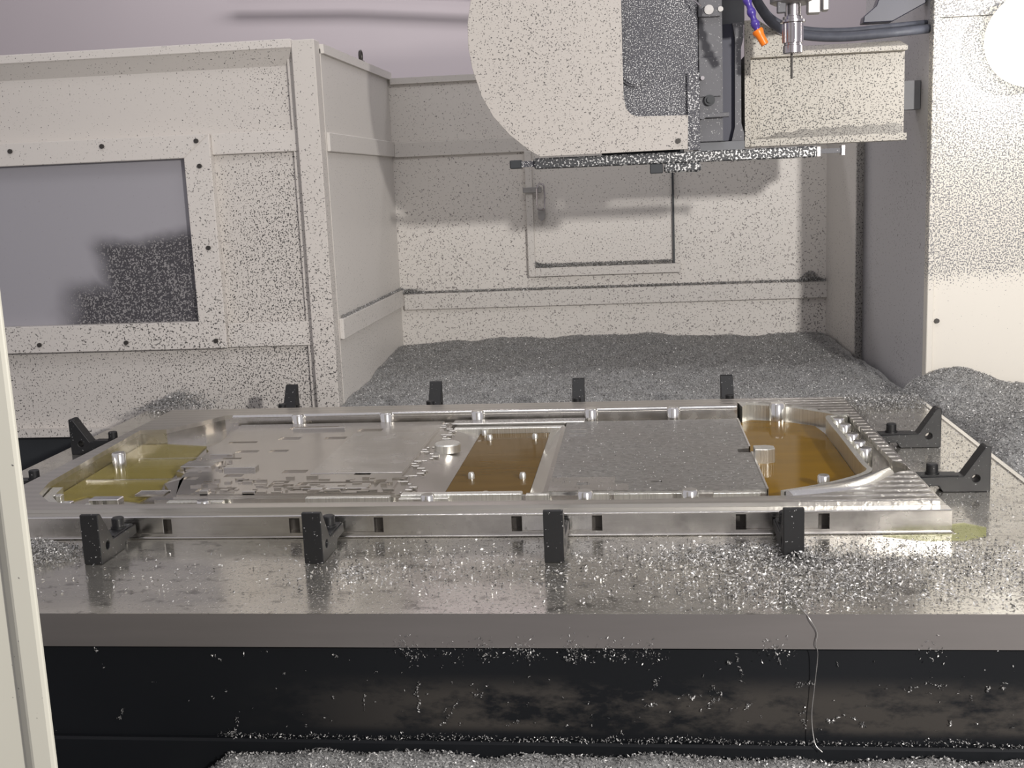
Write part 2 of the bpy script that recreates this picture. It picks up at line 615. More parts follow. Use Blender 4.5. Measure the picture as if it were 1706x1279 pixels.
win = struct(empty('window_1', (-2.0, 3.76, 0.2)), 'wide grimy window in the cream panel at left', 'window')
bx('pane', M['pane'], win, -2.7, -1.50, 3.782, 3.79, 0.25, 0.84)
fr = MB()
fr.prism([(-2.7, 0.905), (-2.7, 0.828), (-1.512, 0.828), (-1.418, 0.905)], 3.745, 3.782, 'y', bev=0.002)
fr.obj('window_frame', M['trim'], win)
fr = MB()
fr.prism([(-1.418, 0.905), (-1.512, 0.828), (-1.512, 0.272), (-1.418, 0.178)], 3.745, 3.782, 'y', bev=0.002)
fr.obj('window_frame', M['trim'], win)
fr = MB()
fr.prism([(-1.418, 0.178), (-1.512, 0.272), (-2.7, 0.272), (-2.7, 0.178)], 3.745, 3.782, 'y', bev=0.002)
fr.obj('window_frame', M['trim'], win)
scr = MB().cyl((0, 0, 0), 0.008, 0.008, 'y', 8).obj('screw', M['screw'], win)
SCR = [(-2.125, 0.878), (-1.795, 0.880), (-1.462, 0.883), (-1.458, 0.80), (-1.452, 0.525), (-2.10, 0.207), (-1.78, 0.207), (-1.455, 0.205)]
for i, (x, z) in enumerate(SCR):
    o = scr if i == 0 else scr.copy()
    if i:
        COL.objects.link(o)
        o.parent = win
    o.matrix_parent_inverse = win.matrix_basis.inverted()
    o.location = (x, 3.743, z)
bx('base_plate', M['dark'], struct(empty('wall_base', (0, 3.86, -0.6)), 'dark machine base plate below the left panel', 'wall'), -2.9, -1.05, 3.82, 3.86, -0.62, -0.05)

# recess walls
ws = struct(empty('wall_left', (-1.03, 4.3, -0.1)), 'cream side sheet of the recess at left, shaded towards its back', 'wall')
bx('sheet', M['side'], ws, -1.05, -1.03, 3.80, 4.87, -0.15, 1.165)
bx('top_rail', M['side'], ws, -1.06, -1.018, 3.80, 4.87, 1.150, 1.180)
bx('upper_band', M['side'], ws, -1.03, -1.018, 3.80, 4.85, 0.830, 0.893, bev=0.002)
bx('lower_band', M['side'], ws, -1.03, -1.014, 3.80, 4.85, 0.190, 0.262, bev=0.002)
wb = struct(empty('wall_back', (-0.1, 4.85, -0.1)), 'cream back sheet of the recess with a small hatch in it', 'wall')
bx('sheet', M['back'], wb, -1.05, 0.95, 4.85, 4.87, -0.15, 1.15)
bx('top_rail', M['trim_back'], wb, -1.02, 0.95, 4.835, 4.87, 1.130, 1.155)
bx('upper_band', M['trim_back'], wb, -1.018, -0.45, 4.838, 4.85, 0.827, 0.888, bev=0.002)
bx('upper_band', M['trim_back'], wb, 0.18, 0.80, 4.838, 4.85, 0.827, 0.888, bev=0.002)
bx('lower_band', M['trim_back'], wb, -1.014, 0.79, 4.832, 4.85, 0.172, 0.242, bev=0.003)
wr = struct(empty('wall_right', (0.9, 4.3, -0.1)), 'grey shaded side sheet of the recess at right with a jog near its back', 'wall')
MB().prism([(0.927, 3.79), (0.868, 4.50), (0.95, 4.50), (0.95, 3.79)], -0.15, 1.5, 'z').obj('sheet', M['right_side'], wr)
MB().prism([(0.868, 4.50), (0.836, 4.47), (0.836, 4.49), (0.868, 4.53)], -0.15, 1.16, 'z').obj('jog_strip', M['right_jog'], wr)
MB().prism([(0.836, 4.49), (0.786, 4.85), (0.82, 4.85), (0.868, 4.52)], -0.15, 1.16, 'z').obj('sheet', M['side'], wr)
wfr = struct(empty('wall_front_right', (1.6, 3.75, -0.1)), 'bright cream sheet panel at right, speckled above a splash line', 'wall')
bx('sheet', M['right_panel'], wfr, 0.945, 2.6, 3.752, 3.79, -0.15, 1.145)
bx('upper_sheet', M['right_panel'], wfr, 0.945, 2.6, 3.746, 3.79, 1.147, 1.8)
bx('edge_lip', M['right_panel'], wfr, 0.925, 0.945, 3.742, 3.79, -0.15, 1.8, bev=0.002)
o = MB().cyl((0.958, 3.748, 0.205), 0.008, 0.008, 'y', 8).obj('screw', M['screw'], wfr)

# hatch in the back wall
hd = struct(empty('door_1', (-0.14, 4.84, 0.3)), 'small cream hatch in the recess back wall with a wire latch', 'door')
bx('panel_sheet', M['back'], hd, -0.432, 0.152, 4.842, 4.850, 0.338, 0.83)
bx('frame_stile', M['trim_back'], hd, -0.462, -0.432, 4.822, 4.850, 0.300, 0.83, bev=0.002)
bx('frame_rail', M['trim_back'], hd, -0.432, 0.185, 4.822, 4.850, 0.300, 0.338, bev=0.002)
bx('gap_shade_strip', M['dark'], hd, 0.152, 0.160, 4.826, 4.850, 0.338, 0.72)  # dark strip added for the shaded gap beside the hatch
la = MB().box(-0.472, -0.392, 4.812, 4.822, 0.655, 0.678, bev=0.002).obj('latch_plate', M['dull_steel'], hd)
MB().tube(catmull([(-0.412, 4.805, 0.672), (-0.412, 4.80, 0.60), (-0.405, 4.80, 0.585), (-0.388, 4.80, 0.585), (-0.381, 4.80, 0.60),
                   (-0.381, 4.805, 0.675), (-0.390, 4.805, 0.69), (-0.404, 4.805, 0.69), (-0.412, 4.805, 0.672)], 5), 0.0035, 6).obj('latch_loop', M['steel'], hd, True)
MB().prism([(-0.412, 0.588), (-0.380, 0.588), (-0.382, 0.545), (-0.396, 0.535), (-0.410, 0.545)], 4.815, 4.823, 'y').obj('latch_catch', M['dull_steel'], hd)

# ---------------------------------------------------------------- machine table and its bed
tb = thing('machine_table', (-0.4, 2.65, -0.06), 'wide grey steel machine table, wet and strewn with chips, under the milled plate', 'table')
bx('table_top', M['table'], tb, -1.64, 0.847, 1.7572, 3.55, -0.0008, 0.0)
bx('table_edge', M['face'], tb, -1.64, 0.847, 1.757, 3.55, -0.060, -0.0008)
bx('side_lip', M['alu_bright'], tb, 0.838, 0.850, 1.757, 3.55, -0.001, 0.003)
ap = thing('machine_bed', (-0.4, 2.4, -0.6), 'black oily machine bed apron under the grey table edge', 'machine bed')
bx('apron', M['apron'], ap, -1.62, 0.845, 1.775, 3.5, -0.34, -0.0605)
bx('apron_ledge', M['apron'], ap, -1.62, 0.845, 1.760, 1.775, -0.36, -0.232, bev=0.004)
bx('bed_foot', M['dark'], ap, -1.5, 0.8, 1.9, 3.4, -0.62, -0.34)

# ---------------------------------------------------------------- the milled aluminium plate
wp = thing('milled_tray', (-0.42, 2.72, 0.0), 'large shiny milled aluminium tray with pockets and coolant, clamped on the table', 'workpiece')
TOP = 0.056
inner = [(-1.19, 2.235), (-1.29, 2.262), (-1.35, 2.33), (-1.378, 2.43), (-1.405, 2.985), (-1.33, 2.99), (-1.26, 3.10), (-1.225, 3.17),
         (0.272, 3.17), (0.278, 3.225), (0.335, 3.215), (0.41, 3.175), (0.485, 3.10), (0.548, 3.02), (0.556, 2.52), (0.575, 2.49), (0.575, 2.435), (0.552, 2.428),
         (0.488, 2.355), (0.405, 2.300), (0.30, 2.250), (0.0, 2.232)]
outer = [(-1.43, 2.20), (0.577, 2.20), (0.577, 3.27), (-1.43, 3.27)]
MB().prism(outer, 0.044, TOP, 'z', [inner], 0.0).obj('frame', M['ridged'], wp)
MB().prism([(-1.43, 2.198), (0.577, 2.198), (0.592, 2.198), (0.592, 3.272), (-1.43, 3.272)], 0.0, 0.044, 'z', [inner]).obj('frame_body', M['alu'], wp)
# front face with its four clamp recesses
POCK = [(-1.16, -0.974), (-0.722, -0.525), (-0.262, -0.080), (0.182, 0.362)]
f = MB()
f.box(-1.43, 0.592, 2.170, 2.198, 0.0, 0.010)
f.box(-1.43, 0.592, 2.170, 2.198, 0.0415, 0.0445)
e = [-1.43] + [v for p in POCK for v in p] + [0.592]
for i in range(0, len(e), 2):
    f.box(e[i], e[i + 1], 2.170, 2.198, 0.010, 0.0415)
f.obj('front_face', M['alu'], wp)
for a, b in POCK:
    MB().box(a + 0.020, b - 0.020, 2.174, 2.1995, 0.010, 0.0415, bev=0.001).obj('recess_pad', M['alu_bright'] if a == -0.262 else M['alu'], wp)
    for u in (a, b - 0.02):
        MB().box(u, u + 0.02, 2.193, 2.1985, 0.010, 0.0415).obj('slot_shade', M['screw'], wp)  # dark plate standing in for the dark reflection inside the slot
bx('front_ledge', M['alu_bright'], wp, -1.43, 0.592, 2.168, 2.2, 0.0445, 0.0475, bev=0.0014)
bx('bottom_chamfer', M['alu'], wp, -1.43, 0.592, 2.164, 2.172, 0.0, 0.004, bev=0.0012)
bx('floor_slab', M['alu_floor'], wp, -1.425, 0.574, 2.205, 3.225, 0.0, 0.012)


def rect(x0, x1, y0, y1):
    return [(x0, y0), (x1, y0), (x1, y1), (x0, y1)]


left_out = [(-1.06, 2.385), (-0.53, 2.385), (-0.53, 3.145), (-1.19, 3.145), (-1.15, 2.95), (-1.165, 2.86), (-1.13, 2.80), (-1.15, 2.72), (-1.15, 2.62), (-1.09, 2.57), (-1.13, 2.50)]
MB().prism(left_out, 0.012, 0.029, 'z').obj('left_plateau', M['alu_floor'], wp)
slots = [rect(-0.99, -0.93, 2.93, 2.965), rect(-0.86, -0.80, 2.93, 2.96), rect(-1.06, -1.00, 2.79, 2.815), rect(-0.97, -0.92, 2.79, 2.815), rect(-1.07, -1.02, 2.72, 2.735),
         rect(-0.865, -0.805, 2.57, 2.60), rect(-1.0, -0.955, 2.54, 2.565), rect(-0.95, -0.90, 2.50, 2.52), rect(-0.68, -0.64, 2.545, 2.56), rect(-0.79, -0.72, 3.02, 3.055),
         rect(-0.795, -0.60, 2.41, 2.485), rect(-1.02, -0.93, 2.41, 2.445), rect(-0.86, -0.82, 2.44, 2.50), rect(-1.0, -0.86, 3.06, 3.10), rect(-1.12, -1.04, 2.90, 2.92),
         rect(-1.1, -1.06, 2.52, 2.55)]
MB().prism([(-1.055, 2.39), (-0.56, 2.39), (-0.56, 3.14), (-1.165, 3.14), (-1.13, 2.70), (-1.11, 2.56)], 0.029, 0.033, 'z', slots).obj('left_plateau_skin', M['alu_floor'], wp)
for x0, x1, y0, y1, z in [(-0.79, -0.565, 2.56, 3.0, 0.0345), (-1.14, -1.06, 2.62, 2.68, 0.040), (-1.02, -0.94, 2.60, 2.63, 0.041), (-1.11, -1.05, 2.745, 2.765, 0.040),
                          (-0.77, -0.62, 2.425, 2.47, 0.034), (-0.70, -0.665, 2.412, 2.425, 0.038), (-1.16, -1.09, 2.405, 2.44, 0.026), (-0.98, -0.83, 3.045, 3.057, 0.040),
                          (-1.0, -0.98, 2.39, 2.41, 0.041), (-0.9, -0.87, 2.39, 2.405, 0.038)]:
    bx('raised_pad', M['alu'], wp, x0, x1, y0, y1, 0.029, z, bev=0.001)
dt = MB()
for i in range(70):
    x, y = -1.04 + 0.48 * rs.uniform(), 2.395 + 0.13 * rs.uniform() ** 1.6
    w, d = rs.uniform(0.003, 0.016), rs.uniform(0.002, 0.006)
    dt.box(x - w, x + w, y - d, y + d, 0.0325, 0.0340 + rs.uniform(0, 0.0045))
for i in range(26):
    x, y = -1.14 + 0.12 * rs.uniform(), 2.58 + 0.14 * rs.uniform()
    dt.box(x - 0.004, x + 0.004, y - 0.003, y + 0.003, 0.0285, 0.034 + rs.uniform(0, 0.006))
dt.obj('milled_details', M['alu_floor'], wp)['kind'] = 'stuff'
# serrated ridge along the middle trough
rg = MB()
for i in range(46):
    t = i / 45
    y = 2.40 + t * 0.72
    w = 0.003 + 0.007 * abs(math.sin(i * 2.3))
    x = -0.535 + 0.022 * math.sin(i * 0.7) + (0.03 if 0.66 < t < 0.78 else 0)
    rg.box(x - w, x + w, y - 0.006, y + 0.006, 0.028, 0.0315 + 0.0016 * (i % 3), bev=0.001)
o = rg.obj('serrated_ridge', M['alu'], wp)
o['kind'] = 'stuff'
MB().prism([(-0.53, 0.030), (-0.445, 0.014), (-0.445, 0.010), (-0.53, 0.010)], 2.385, 3.05, 'y').obj('trough_slope', M['alu_floor'], wp)
MB().prism([(-0.25, 0.010), (-0.25, 0.014), (-0.215, 0.031), (-0.205, 0.031), (-0.205, 0.010)], 2.385, 3.05, 'y').obj('trough_slope', M['alu_floor'], wp)
bx('trough_back_bar', M['alu_wall'], wp, -0.52, -0.21, 3.05, 3.075, 0.012, 0.030, bev=0.002)
bx('trough_back_shelf', M['alu'], wp, -0.53, -0.155, 3.09, 3.14, 0.012, 0.036, bev=0.002)
bx('trough_front_bar', M['alu_wall'], wp, -0.53, -0.26, 2.362, 2.386, 0.012, 0.034, bev=0.002)
pst = MB().lathe([(0.008, 0), (0.008, 0.012), (0.006, 0.017)], (0, 0, 0), 12).obj('post', M['alu_wall'], wp, True)
for i, (x, y) in enumerate([(-0.408, 2.97), (-0.285, 2.975), (-0.401, 2.568), (-0.278, 2.562), (-0.345, 2.40), (-0.43, 3.03)]):
    o = pst if i == 0 else pst.copy()
    if i:
        COL.objects.link(o)
        o.parent = wp
    o.matrix_parent_inverse = wp.matrix_basis.inverted()
    o.location = (x, y, 0.012)
MB().lathe([(0.034, 0), (0.034, 0.019), (0.031, 0.022)], (-0.497, 2.81, 0.024), 24).obj('round_boss', M['alu_wall'], wp, True)
# right plateau
rp = [(-0.205, 2.385), (0.268, 2.385), (0.268, 2.72), (0.235, 2.72), (0.235, 2.775), (0.268, 2.775), (0.268, 3.11), (-0.205, 3.11)]
MB().prism(rp, 0.012, 0.031, 'z', [rect(-0.175, -0.15, 2.455, 2.475), rect(0.02, 0.045, 2.455, 2.468)]).obj('right_plateau', M['dusty'], wp)
MB().prism([(-0.205, 2.385), (-0.205, 2.50), (-0.06, 2.50), (-0.06, 2.44), (-0.03, 2.44), (-0.03, 2.385)], 0.031, 0.0325, 'z', [rect(-0.145, -0.12, 2.43, 2.455)]).obj('corner_pad', M['alu'], wp)
for x0, x1, y0, y1 in [(-0.19, -0.145, 2.985, 2.99), (-0.19, -0.145, 2.935, 2.94)]:
    bx('thin_fin', M['alu_bright'], wp, x0, x1, y0, y1, 0.031, 0.035)
bx('plateau_edge', M['alu_bright'], wp, 0.266, 0.270, 2.385, 2.72, 0.012, 0.033)
bx('plateau_edge', M['alu_bright'], wp, 0.266, 0.270, 2.775, 3.11, 0.012, 0.033)
MB().prism([(0.300, 2.665), (0.318, 2.675), (0.318, 2.705), (0.300, 2.715), (0.270, 2.712), (0.270, 2.668)], 0.012, 0.050, 'z', bev=0.001).obj('hex_boss', M['alu_wall'], wp)
# front channel steps
for x0, x1, z in [(-1.06, -0.93, 0.028), (-0.74, -0.55, 0.034), (-0.53, -0.42, 0.030), (-0.25, -0.20, 0.036), (-0.13, -0.07, 0.037), (-0.06, 0.12, 0.036), (0.15, 0.25, 0.035)]:
    bx('front_step', M['alu_wall'], wp, x0, x1, 2.345, 2.361, 0.012, z, bev=0.001)
bx('front_step_rail', M['alu_bright'], wp, -1.1, 0.262, 2.372, 2.3845, 0.012, 0.026)
# bosses along the back wall and the front
bs = MB().lathe([(0.019, 0), (0.019, 0.042), (0.016, 0.046)], (0, 0, 0), 20).obj('boss', M['alu_bright'], wp, True)
for i, (x, y, z, k) in enumerate([(-0.999, 3.16, 0.012, 1), (-0.735, 3.16, 0.012, 1), (-0.466, 3.16, 0.012, 1), (-0.140, 3.16, 0.012, 1), (0.093, 3.16, 0.012, 1),
                                  (0.381, 3.155, 0.012, 1.15), (-0.955, 2.30, 0.008, .8), (-0.46, 2.32, 0.010, .8), (-0.12, 2.32, 0.010, .9), (0.10, 2.32, 0.010, .9), (0.395, 2.45, 0.012, .7),
                                  (-1.345, 2.72, 0.012, 0.95)]):
    o = bs if i == 0 else bs.copy()
    if i:
        COL.objects.link(o)
        o.parent = wp
    o.matrix_parent_inverse = wp.matrix_basis.inverted()
    o.location = (x, y, z)
    o.scale = (k, k, k)
# back wall inside face and the round bead on it
MB().box(-1.20, 0.27, 3.165, 3.172, 0.012, 0.046).obj('back_inner_wall', M['alu'], wp)
MB().tube([(-1.20, 3.172, 0.050), (0.27, 3.172, 0.050)], 0.007, 10).obj('back_bead', M['alu_bright'], wp, True)
# left corner blocks
MB().prism([(-1.395, 2.99), (-1.335, 2.99), (-1.335, 3.03), (-1.395, 3.03)], 0.012, 0.0555, 'z').obj('corner_block', M['alu_bright'], wp)
MB().prism([(-1.377, 2.44), (-1.352, 2.345), (-1.293, 2.272), (-1.20, 2.245), (-1.20, 2.268), (-1.285, 2.295), (-1.335, 2.36), (-1.352, 2.44)], 0.012, 0.040, 'z').obj('corner_block', M['alu_wall'], wp)
for i in range(9):
    t = i / 8
    x, y = -1.352 + 0.14 * t, 2.40 - 0.125 * math.sin(t * 1.5)
    MB().box(x - 0.006, x + 0.006, y - 0.004, y + 0.012, 0.012, 0.034 + 0.010 * ((i * 7) % 3) / 2, bev=0.001).obj('corner_rib', M['alu_bright'] if i % 2 else M['alu_wall'], wp)
bx('corner_block', M['alu_bright'], wp, -1.235, -1.165, 2.33, 2.36, 0.012, 0.040, bev=0.002)
bx('floor_rib', M['alu_bright'], wp, -1.37, -1.05, 2.585, 2.590, 0.012, 0.018)
bx('floor_rib', M['alu_bright'], wp, -1.33, -1.12, 2.80, 2.805, 0.012, 0.018)
# thin curved rib round the right pool, with five bosses behind it
ribc = catmull([(0.547, 3.02, 0), (0.515, 3.005, 0), (0.490, 2.975, 0), (0.489, 2.75, 0), (0.488, 2.50, 0), (0.490, 2.44, 0), (0.462, 2.395, 0), (0.405, 2.345, 0), (0.352, 2.310, 0), (0.285, 2.275, 0)], 5)
lft, rgt = [], []
for i, p in enumerate(ribc):
    d = (ribc[min(i + 1, len(ribc) - 1)] - ribc[max(i - 1, 0)]).normalized()
    nrm = Vector((-d.y, d.x, 0)) * 0.006
    lft.append((p + nrm)[:2])
    rgt.append((p - nrm)[:2])
MB().prism(lft + rgt[::-1], 0.012, 0.058, 'z').obj('curved_rib', M['alu_wall'], wp)
arc = catmull([(0.29, 2.262, 0), (0.352, 2.292, 0), (0.412, 2.325, 0), (0.472, 2.375, 0), (0.525, 2.432, 0)], 6)
l2 = [(p.x, p.y) for p in arc]
lp = MB()
rows = []
for i, p in enumerate(arc):
    t = i / (len(arc) - 1)
    w = 0.012 + 0.030 * math.sin(math.pi * (0.12 + 0.78 * t))
    nx, ny = 0.62, -0.78
    rows.append([lp.bm.verts.new(q) for q in ((p.x, p.y, 0.012), (p.x, p.y, 0.064), (p.x + nx * 0.007, p.y + ny * 0.007, 0.0645),
                                              (p.x + nx * w * 0.8, p.y + ny * w * 0.8, 0.0585), (p.x + nx * w, p.y + ny * w, 0.0515), (p.x + nx * w, p.y + ny * w, 0.012))])
for u, v in zip(rows, rows[1:]):
    for k in range(6):
        lp.bm.faces.new((u[k], u[(k + 1) % 6], v[(k + 1) % 6], v[k]))
lp.bm.faces.new(rows[0][::-1])
lp.bm.faces.new(rows[-1])
bmesh.ops.recalc_face_normals(lp.bm, faces=lp.bm.faces[:])
lp.obj('curved_lip', M['alu_bright'], wp, True)
for i, (x, y) in enumerate([(0.517, 2.975), (0.520, 2.90), (0.518, 2.79), (0.520, 2.71), (0.520, 2.64)]):
    o = bs.copy()
    COL.objects.link(o)
    o.parent = wp
    o.matrix_parent_inverse = wp.matrix_basis.inverted()
    o.location = (x, y, 0.012)
    o.scale = (0.85, 0.85, 1.0)
MB().prism([(0.285, 3.16), (0.30, 3.19), (0.405, 3.15), (0.48, 3.075), (0.545, 3.0), (0.545, 3.03), (0.48, 3.105), (0.41, 3.18), (0.335, 3.218), (0.278, 3.226)], 0.012, 0.054, 'z').obj('serrated_wall', M['alu_wall'], wp)

wp.location.z += 0.0005

# coolant lying in the tray
o = MB().prism([(0.271, 2.33), (0.36, 2.33), (0.41, 2.365), (0.45, 2.40), (0.481, 2.46), (0.482, 2.98), (0.47, 3.07), (0.40, 3.13), (0.31, 3.16), (0.271, 3.12)], 0.0128, 0.0165, 'z').obj('coolant_pool', M['amber'])
tag(o, 'amber coolant pool in the rounded right end of the milled tray', 'coolant')
o = bx('coolant_pool', M['brown'], None, -0.444, -0.251, 2.388, 3.048, 0.0128, 0.0150)
tag(o, 'brown coolant pool in the straight trough between the two plateaus', 'coolant')
o = MB().prism([(-1.30, 2.45), (-1.15, 2.40), (-1.14, 2.50), (-1.16, 2.57), (-1.17, 2.72), (-1.20, 2.95), (-1.33, 2.985), (-1.402, 2.98), (-1.376, 2.44), (-1.34, 2.38)], 0.0128, 0.0155, 'z').obj('coolant_pool', M['yellow'])
tag(o, 'pale yellow coolant pool in the left end of the milled tray', 'coolant')
o = MB().prism([(0.46, 2.155), (0.53, 2.125), (0.60, 2.125), (0.65, 2.15), (0.665, 2.20), (0.63, 2.23), (0.60, 2.22), (0.597, 2.16)], 0.0002, 0.0022, 'z').obj('coolant_puddle', M['green'])
tag(o, 'greenish coolant puddle on the table at the tray front right corner', 'coolant')

# ---------------------------------------------------------------- clamps
proto = empty('strap_clamp', (0, 0, 0))
circ = [(0.030 + 0.0085 * math.cos(k * math.pi / 6), 0.030 + 0.0085 * math.sin(k * math.pi / 6)) for k in range(12)]
MB().prism([(0, 0), (0.098, 0), (0.108, 0.014), (0.158, 0.014), (0.158, 0.033), (0.056, 0.035), (0.013, 0.098), (0.008, 0.101), (0, 0.100)], -0.0185, 0.0185, 'x', [circ], 0.0012).obj('bracket', M['black_clamp'], proto)
MB().box(-0.016, 0.016, 0.066, 0.15, 0.034, 0.0375, bev=0.001).obj('strap', M['black_clamp'], proto)
MB().lathe([(0.015, 0), (0.015, 0.004), (0.0125, 0.004), (0.0125, 0.021), (0.0105, 0.023)], (0, 0.118, 0.0375), 14).obj('bolt', M['black_clamp'], proto, True)
MB().cyl((0, 0.130, 0.007), 0.009, 0.014, 'z', 10).obj('support_pin', M['black_clamp'], proto)
CL = []
for i, x in enumerate((-1.068, -0.625, -0.165, 0.272)):
    CL.append((x, 2.008, 0, ['front clamp nearest the cream door post, in shade', 'front clamp second from the door post, its gusset turned to view',
                            'front clamp third from the door post, beside a bright recess', 'front clamp farthest from the door post, foot buried in chips'][i], 'clamps along the front of the tray'))
for i, x in enumerate((-1.095, -0.632, -0.187, 0.262)):
    CL.append((x, 3.432, 180, ['rear clamp in front of the cream corner post', 'rear clamp before the chip bed at its left part',
                              'rear clamp before the chip bed below the hatch', 'rear clamp before the chip bed beside the amber pool end'][i], 'clamps along the back of the tray'))
CL.append((0.750, 2.885, 90, 'right end clamp farther back, next to the loose chip heap', 'clamps at the right end of the tray'))
CL.append((0.748, 2.475, 90, 'right end clamp nearer the viewer, above the greenish puddle', 'clamps at the right end of the tray'))
CL.append((-1.590, 2.955, -90, 'left end clamp farther back, standing over the dark gap', 'clamps at the left end of the tray'))
CL.append((-1.590, 2.530, -90, 'left end clamp half hidden by the cream door post', 'clamps at the left end of the tray'))
for i, (x, y, a, lab, g) in enumerate(CL):
    o = proto if i == 0 else copy_tree(proto)
    o.location = (x, y, 0.0003)
    o.rotation_euler.z = R(a)
    tag(o, 'black ' + lab, 'clamp', g)

# ---------------------------------------------------------------- tool changer
tc = thing('tool_changer', (0.0, 3.6, 0.8), 'tool changer behind a big rounded cream guard plate, crusted with chips', 'tool changer')
gp = [(-0.42, 1.45), (-0.455, 1.33), (-0.476, 1.244), (-0.489, 1.175), (-0.490, 1.106), (-0.481, 1.044), (-0.457, 0.963), (-0.423, 0.899), (-0.376, 0.844), (-0.322, 0.798), (-0.286, 0.775),
      (0.159, 0.778), (0.161, 0.877), (0.012, 0.880), (-0.008, 0.887), (-0.022, 0.905), (-0.029, 0.942), (-0.030, 1.45)]
MB().prism(gp, 3.490, 3.502, 'y', bev=0.001).obj('guard_plate', M['guard'], tc)
MB().cyl((0.131, 3.487, 0.803), 0.008, 0.008, 'y', 8).obj('screw', M['screw'], tc)
gb = MB().box(-0.30, 0.195, 3.53, 3.95, 0.792, 1.36, bev=0.004).obj('gearbox', M['block'], tc)
MB().cyl((0.005, 3.527, 1.016), 0.046, 0.010, 'y', 28).cyl((0.005, 3.522, 1.016), 0.039, 0.010, 'y', 28).obj('disc_cover', M['block'], tc)
bx('edge_strip', M['block'], tc, 0.162, 0.197, 3.515, 3.53, 0.775, 1.0)
sp = bx('side_plate', M['block_side'], tc, 0.197, 0.268, 3.545, 3.92, 0.798, 1.36, bev=0.002)
for zz, z1, yy in [(0.930, 1.045, 3.537), (1.16, 1.185, 3.53)]:
    bx('cover_pad', M['block_side'], tc, 0.197, 0.262, yy, 3.545, zz, z1, bev=0.002)
MB().cyl((0.207, 3.532, 0.985), 0.006, 0.012, 'y', 10).obj('screw', M['steel'], tc)
MB().cyl((0.228, 3.538, 0.920), 0.016, 0.014, 'y', 18).cyl((0.228, 3.531, 0.920), 0.009, 0.014, 'y', 18).obj('port', M['dark'], tc)
MB().box(0.195, 0.285, 3.522, 3.545, 0.868, 0.882, bev=0.002).cyl((0.205, 3.53, 0.875), 0.011, 0.02, 'y', 10).obj('lever', M['block_side'], tc)
MB().cyl((0.228, 3.535, 1.18), 0.014, 0.02, 'y', 14).cyl((0.262, 3.535, 1.18), 0.008, 0.02, 'y', 12).obj('fitting', M['dull_steel'], tc)
MB().tube([(0.165, 3.50, 1.222), (0.20, 3.47, 1.185)], 0.003, 6).obj('wire_pin', M['steel'], tc)
bx('back_housing', M['navy'], tc, 0.268, 0.318, 3.60, 3.95, 0.80, 1.145)
MB().prism([(0.300, 1.145), (0.333, 1.145), (0.333, 1.10), (0.325, 1.07), (0.325, 0.85), (0.333, 0.82), (0.333, 0.798), (0.296, 0.798), (0.306, 0.84), (0.308, 1.10)], 3.575, 3.60, 'y').obj('flange_strip', M['block_side'], tc)
bx('sump', M['grey'], tc, 0.195, 0.333, 3.56, 3.9, 0.772, 0.797)
bx('upper_hood', M['grey'], tc, 0.197, 0.34, 3.62, 3.95, 1.146, 1.36)

rl = thing('tool_arm_rail', (0.1, 3.5, 0.74), 'long chip crusted rail hanging under the cream guard plate', 'rail')
bx('rail', M['rail'], rl, -0.305, 0.540, 3.50, 3.56, 0.738, 0.771, bev=0.004)
bx('end_block', M['dark'], rl, -0.381, -0.345, 3.505, 3.555, 0.742, 0.768, bev=0.003)
bx('end_link', M['block'], rl, -0.345, -0.305, 3.515, 3.55, 0.746, 0.764)
bx('end_clip', M['dull_steel'], rl, 0.540, 0.550, 3.505, 3.555, 0.740, 0.768)
bx('end_bar', M['block_side'], rl, 0.550, 0.612, 3.515, 3.55, 0.748, 0.762)
bx('end_cap', M['steel'], rl, 0.612, 0.621, 3.508, 3.552, 0.741, 0.769)
bx('slider', M['dark'], rl, 0.046, 0.084, 3.495, 3.55, 0.710, 0.738, bev=0.002)
bx('slider', M['rail'], rl, 0.088, 0.198, 3.495, 3.55, 0.710, 0.738, bev=0.006)
bx('hanger', M['dark'], rl, -0.1, 0.15, 3.55, 3.60, 0.75, 0.790)
pts = np.stack([rs.uniform(-0.30, 0.54, 1500), rs.uniform(3.498, 3.56, 1500), 0.772 + rs.uniform(0, 0.005, 1500)], 1)
pts2 = np.stack([rs.uniform(0.06, 0.2, 500), rs.uniform(3.492, 3.50, 500), rs.uniform(0.706, 0.765, 500)], 1)
pts3 = np.stack([rs.uniform(-0.30, 0.54, 1300), rs.uniform(3.495, 3.50, 1300), rs.uniform(0.738, 0.772, 1300)], 1)
chips('chips', np.concatenate([pts, pts2, pts3]), 0.007, '', 1.0, rl)

# cream box cover on the right of the tool changer
hb = thing('head_cover', (0.6, 3.7, 0.78), 'cream speckled box cover between the tool changer and the right side sheet', 'cover')
MB().prism([(0.338, 0.779), (0.338, 1.152), (0.378, 1.152), (0.455, 1.098), (0.455, 1.055), (0.356, 1.045), (0.356, 0.779)], 3.600, 3.612, 'y').obj('end_plate', M['box'], hb)
bx('front_panel', M['box'], hb, 0.356, 0.818, 3.640, 3.655, 0.80, 1.045)
MB().prism([(3.604, 1.043), (3.66, 1.043), (3.72, 1.075), (3.72, 1.082), (3.604, 1.056)], 0.356, 0.818, 'x').obj('top_flange', M['box'], hb)
MB().prism([(3.596, 0.779), (3.72, 0.779), (3.72, 0.79), (3.604, 0.79), (3.596, 0.800)], 0.356, 0.818, 'x').obj('bottom_flange', M['box'], hb)
bx('mount', M['grey'], hb, 0.79, 0.918, 3.86, 3.92, 0.88, 0.97)
bx('side_plate', M['box'], hb, 0.806, 0.818, 3.655, 3.92, 0.79, 1.045)
dm = MB()
N = 22
vs = []
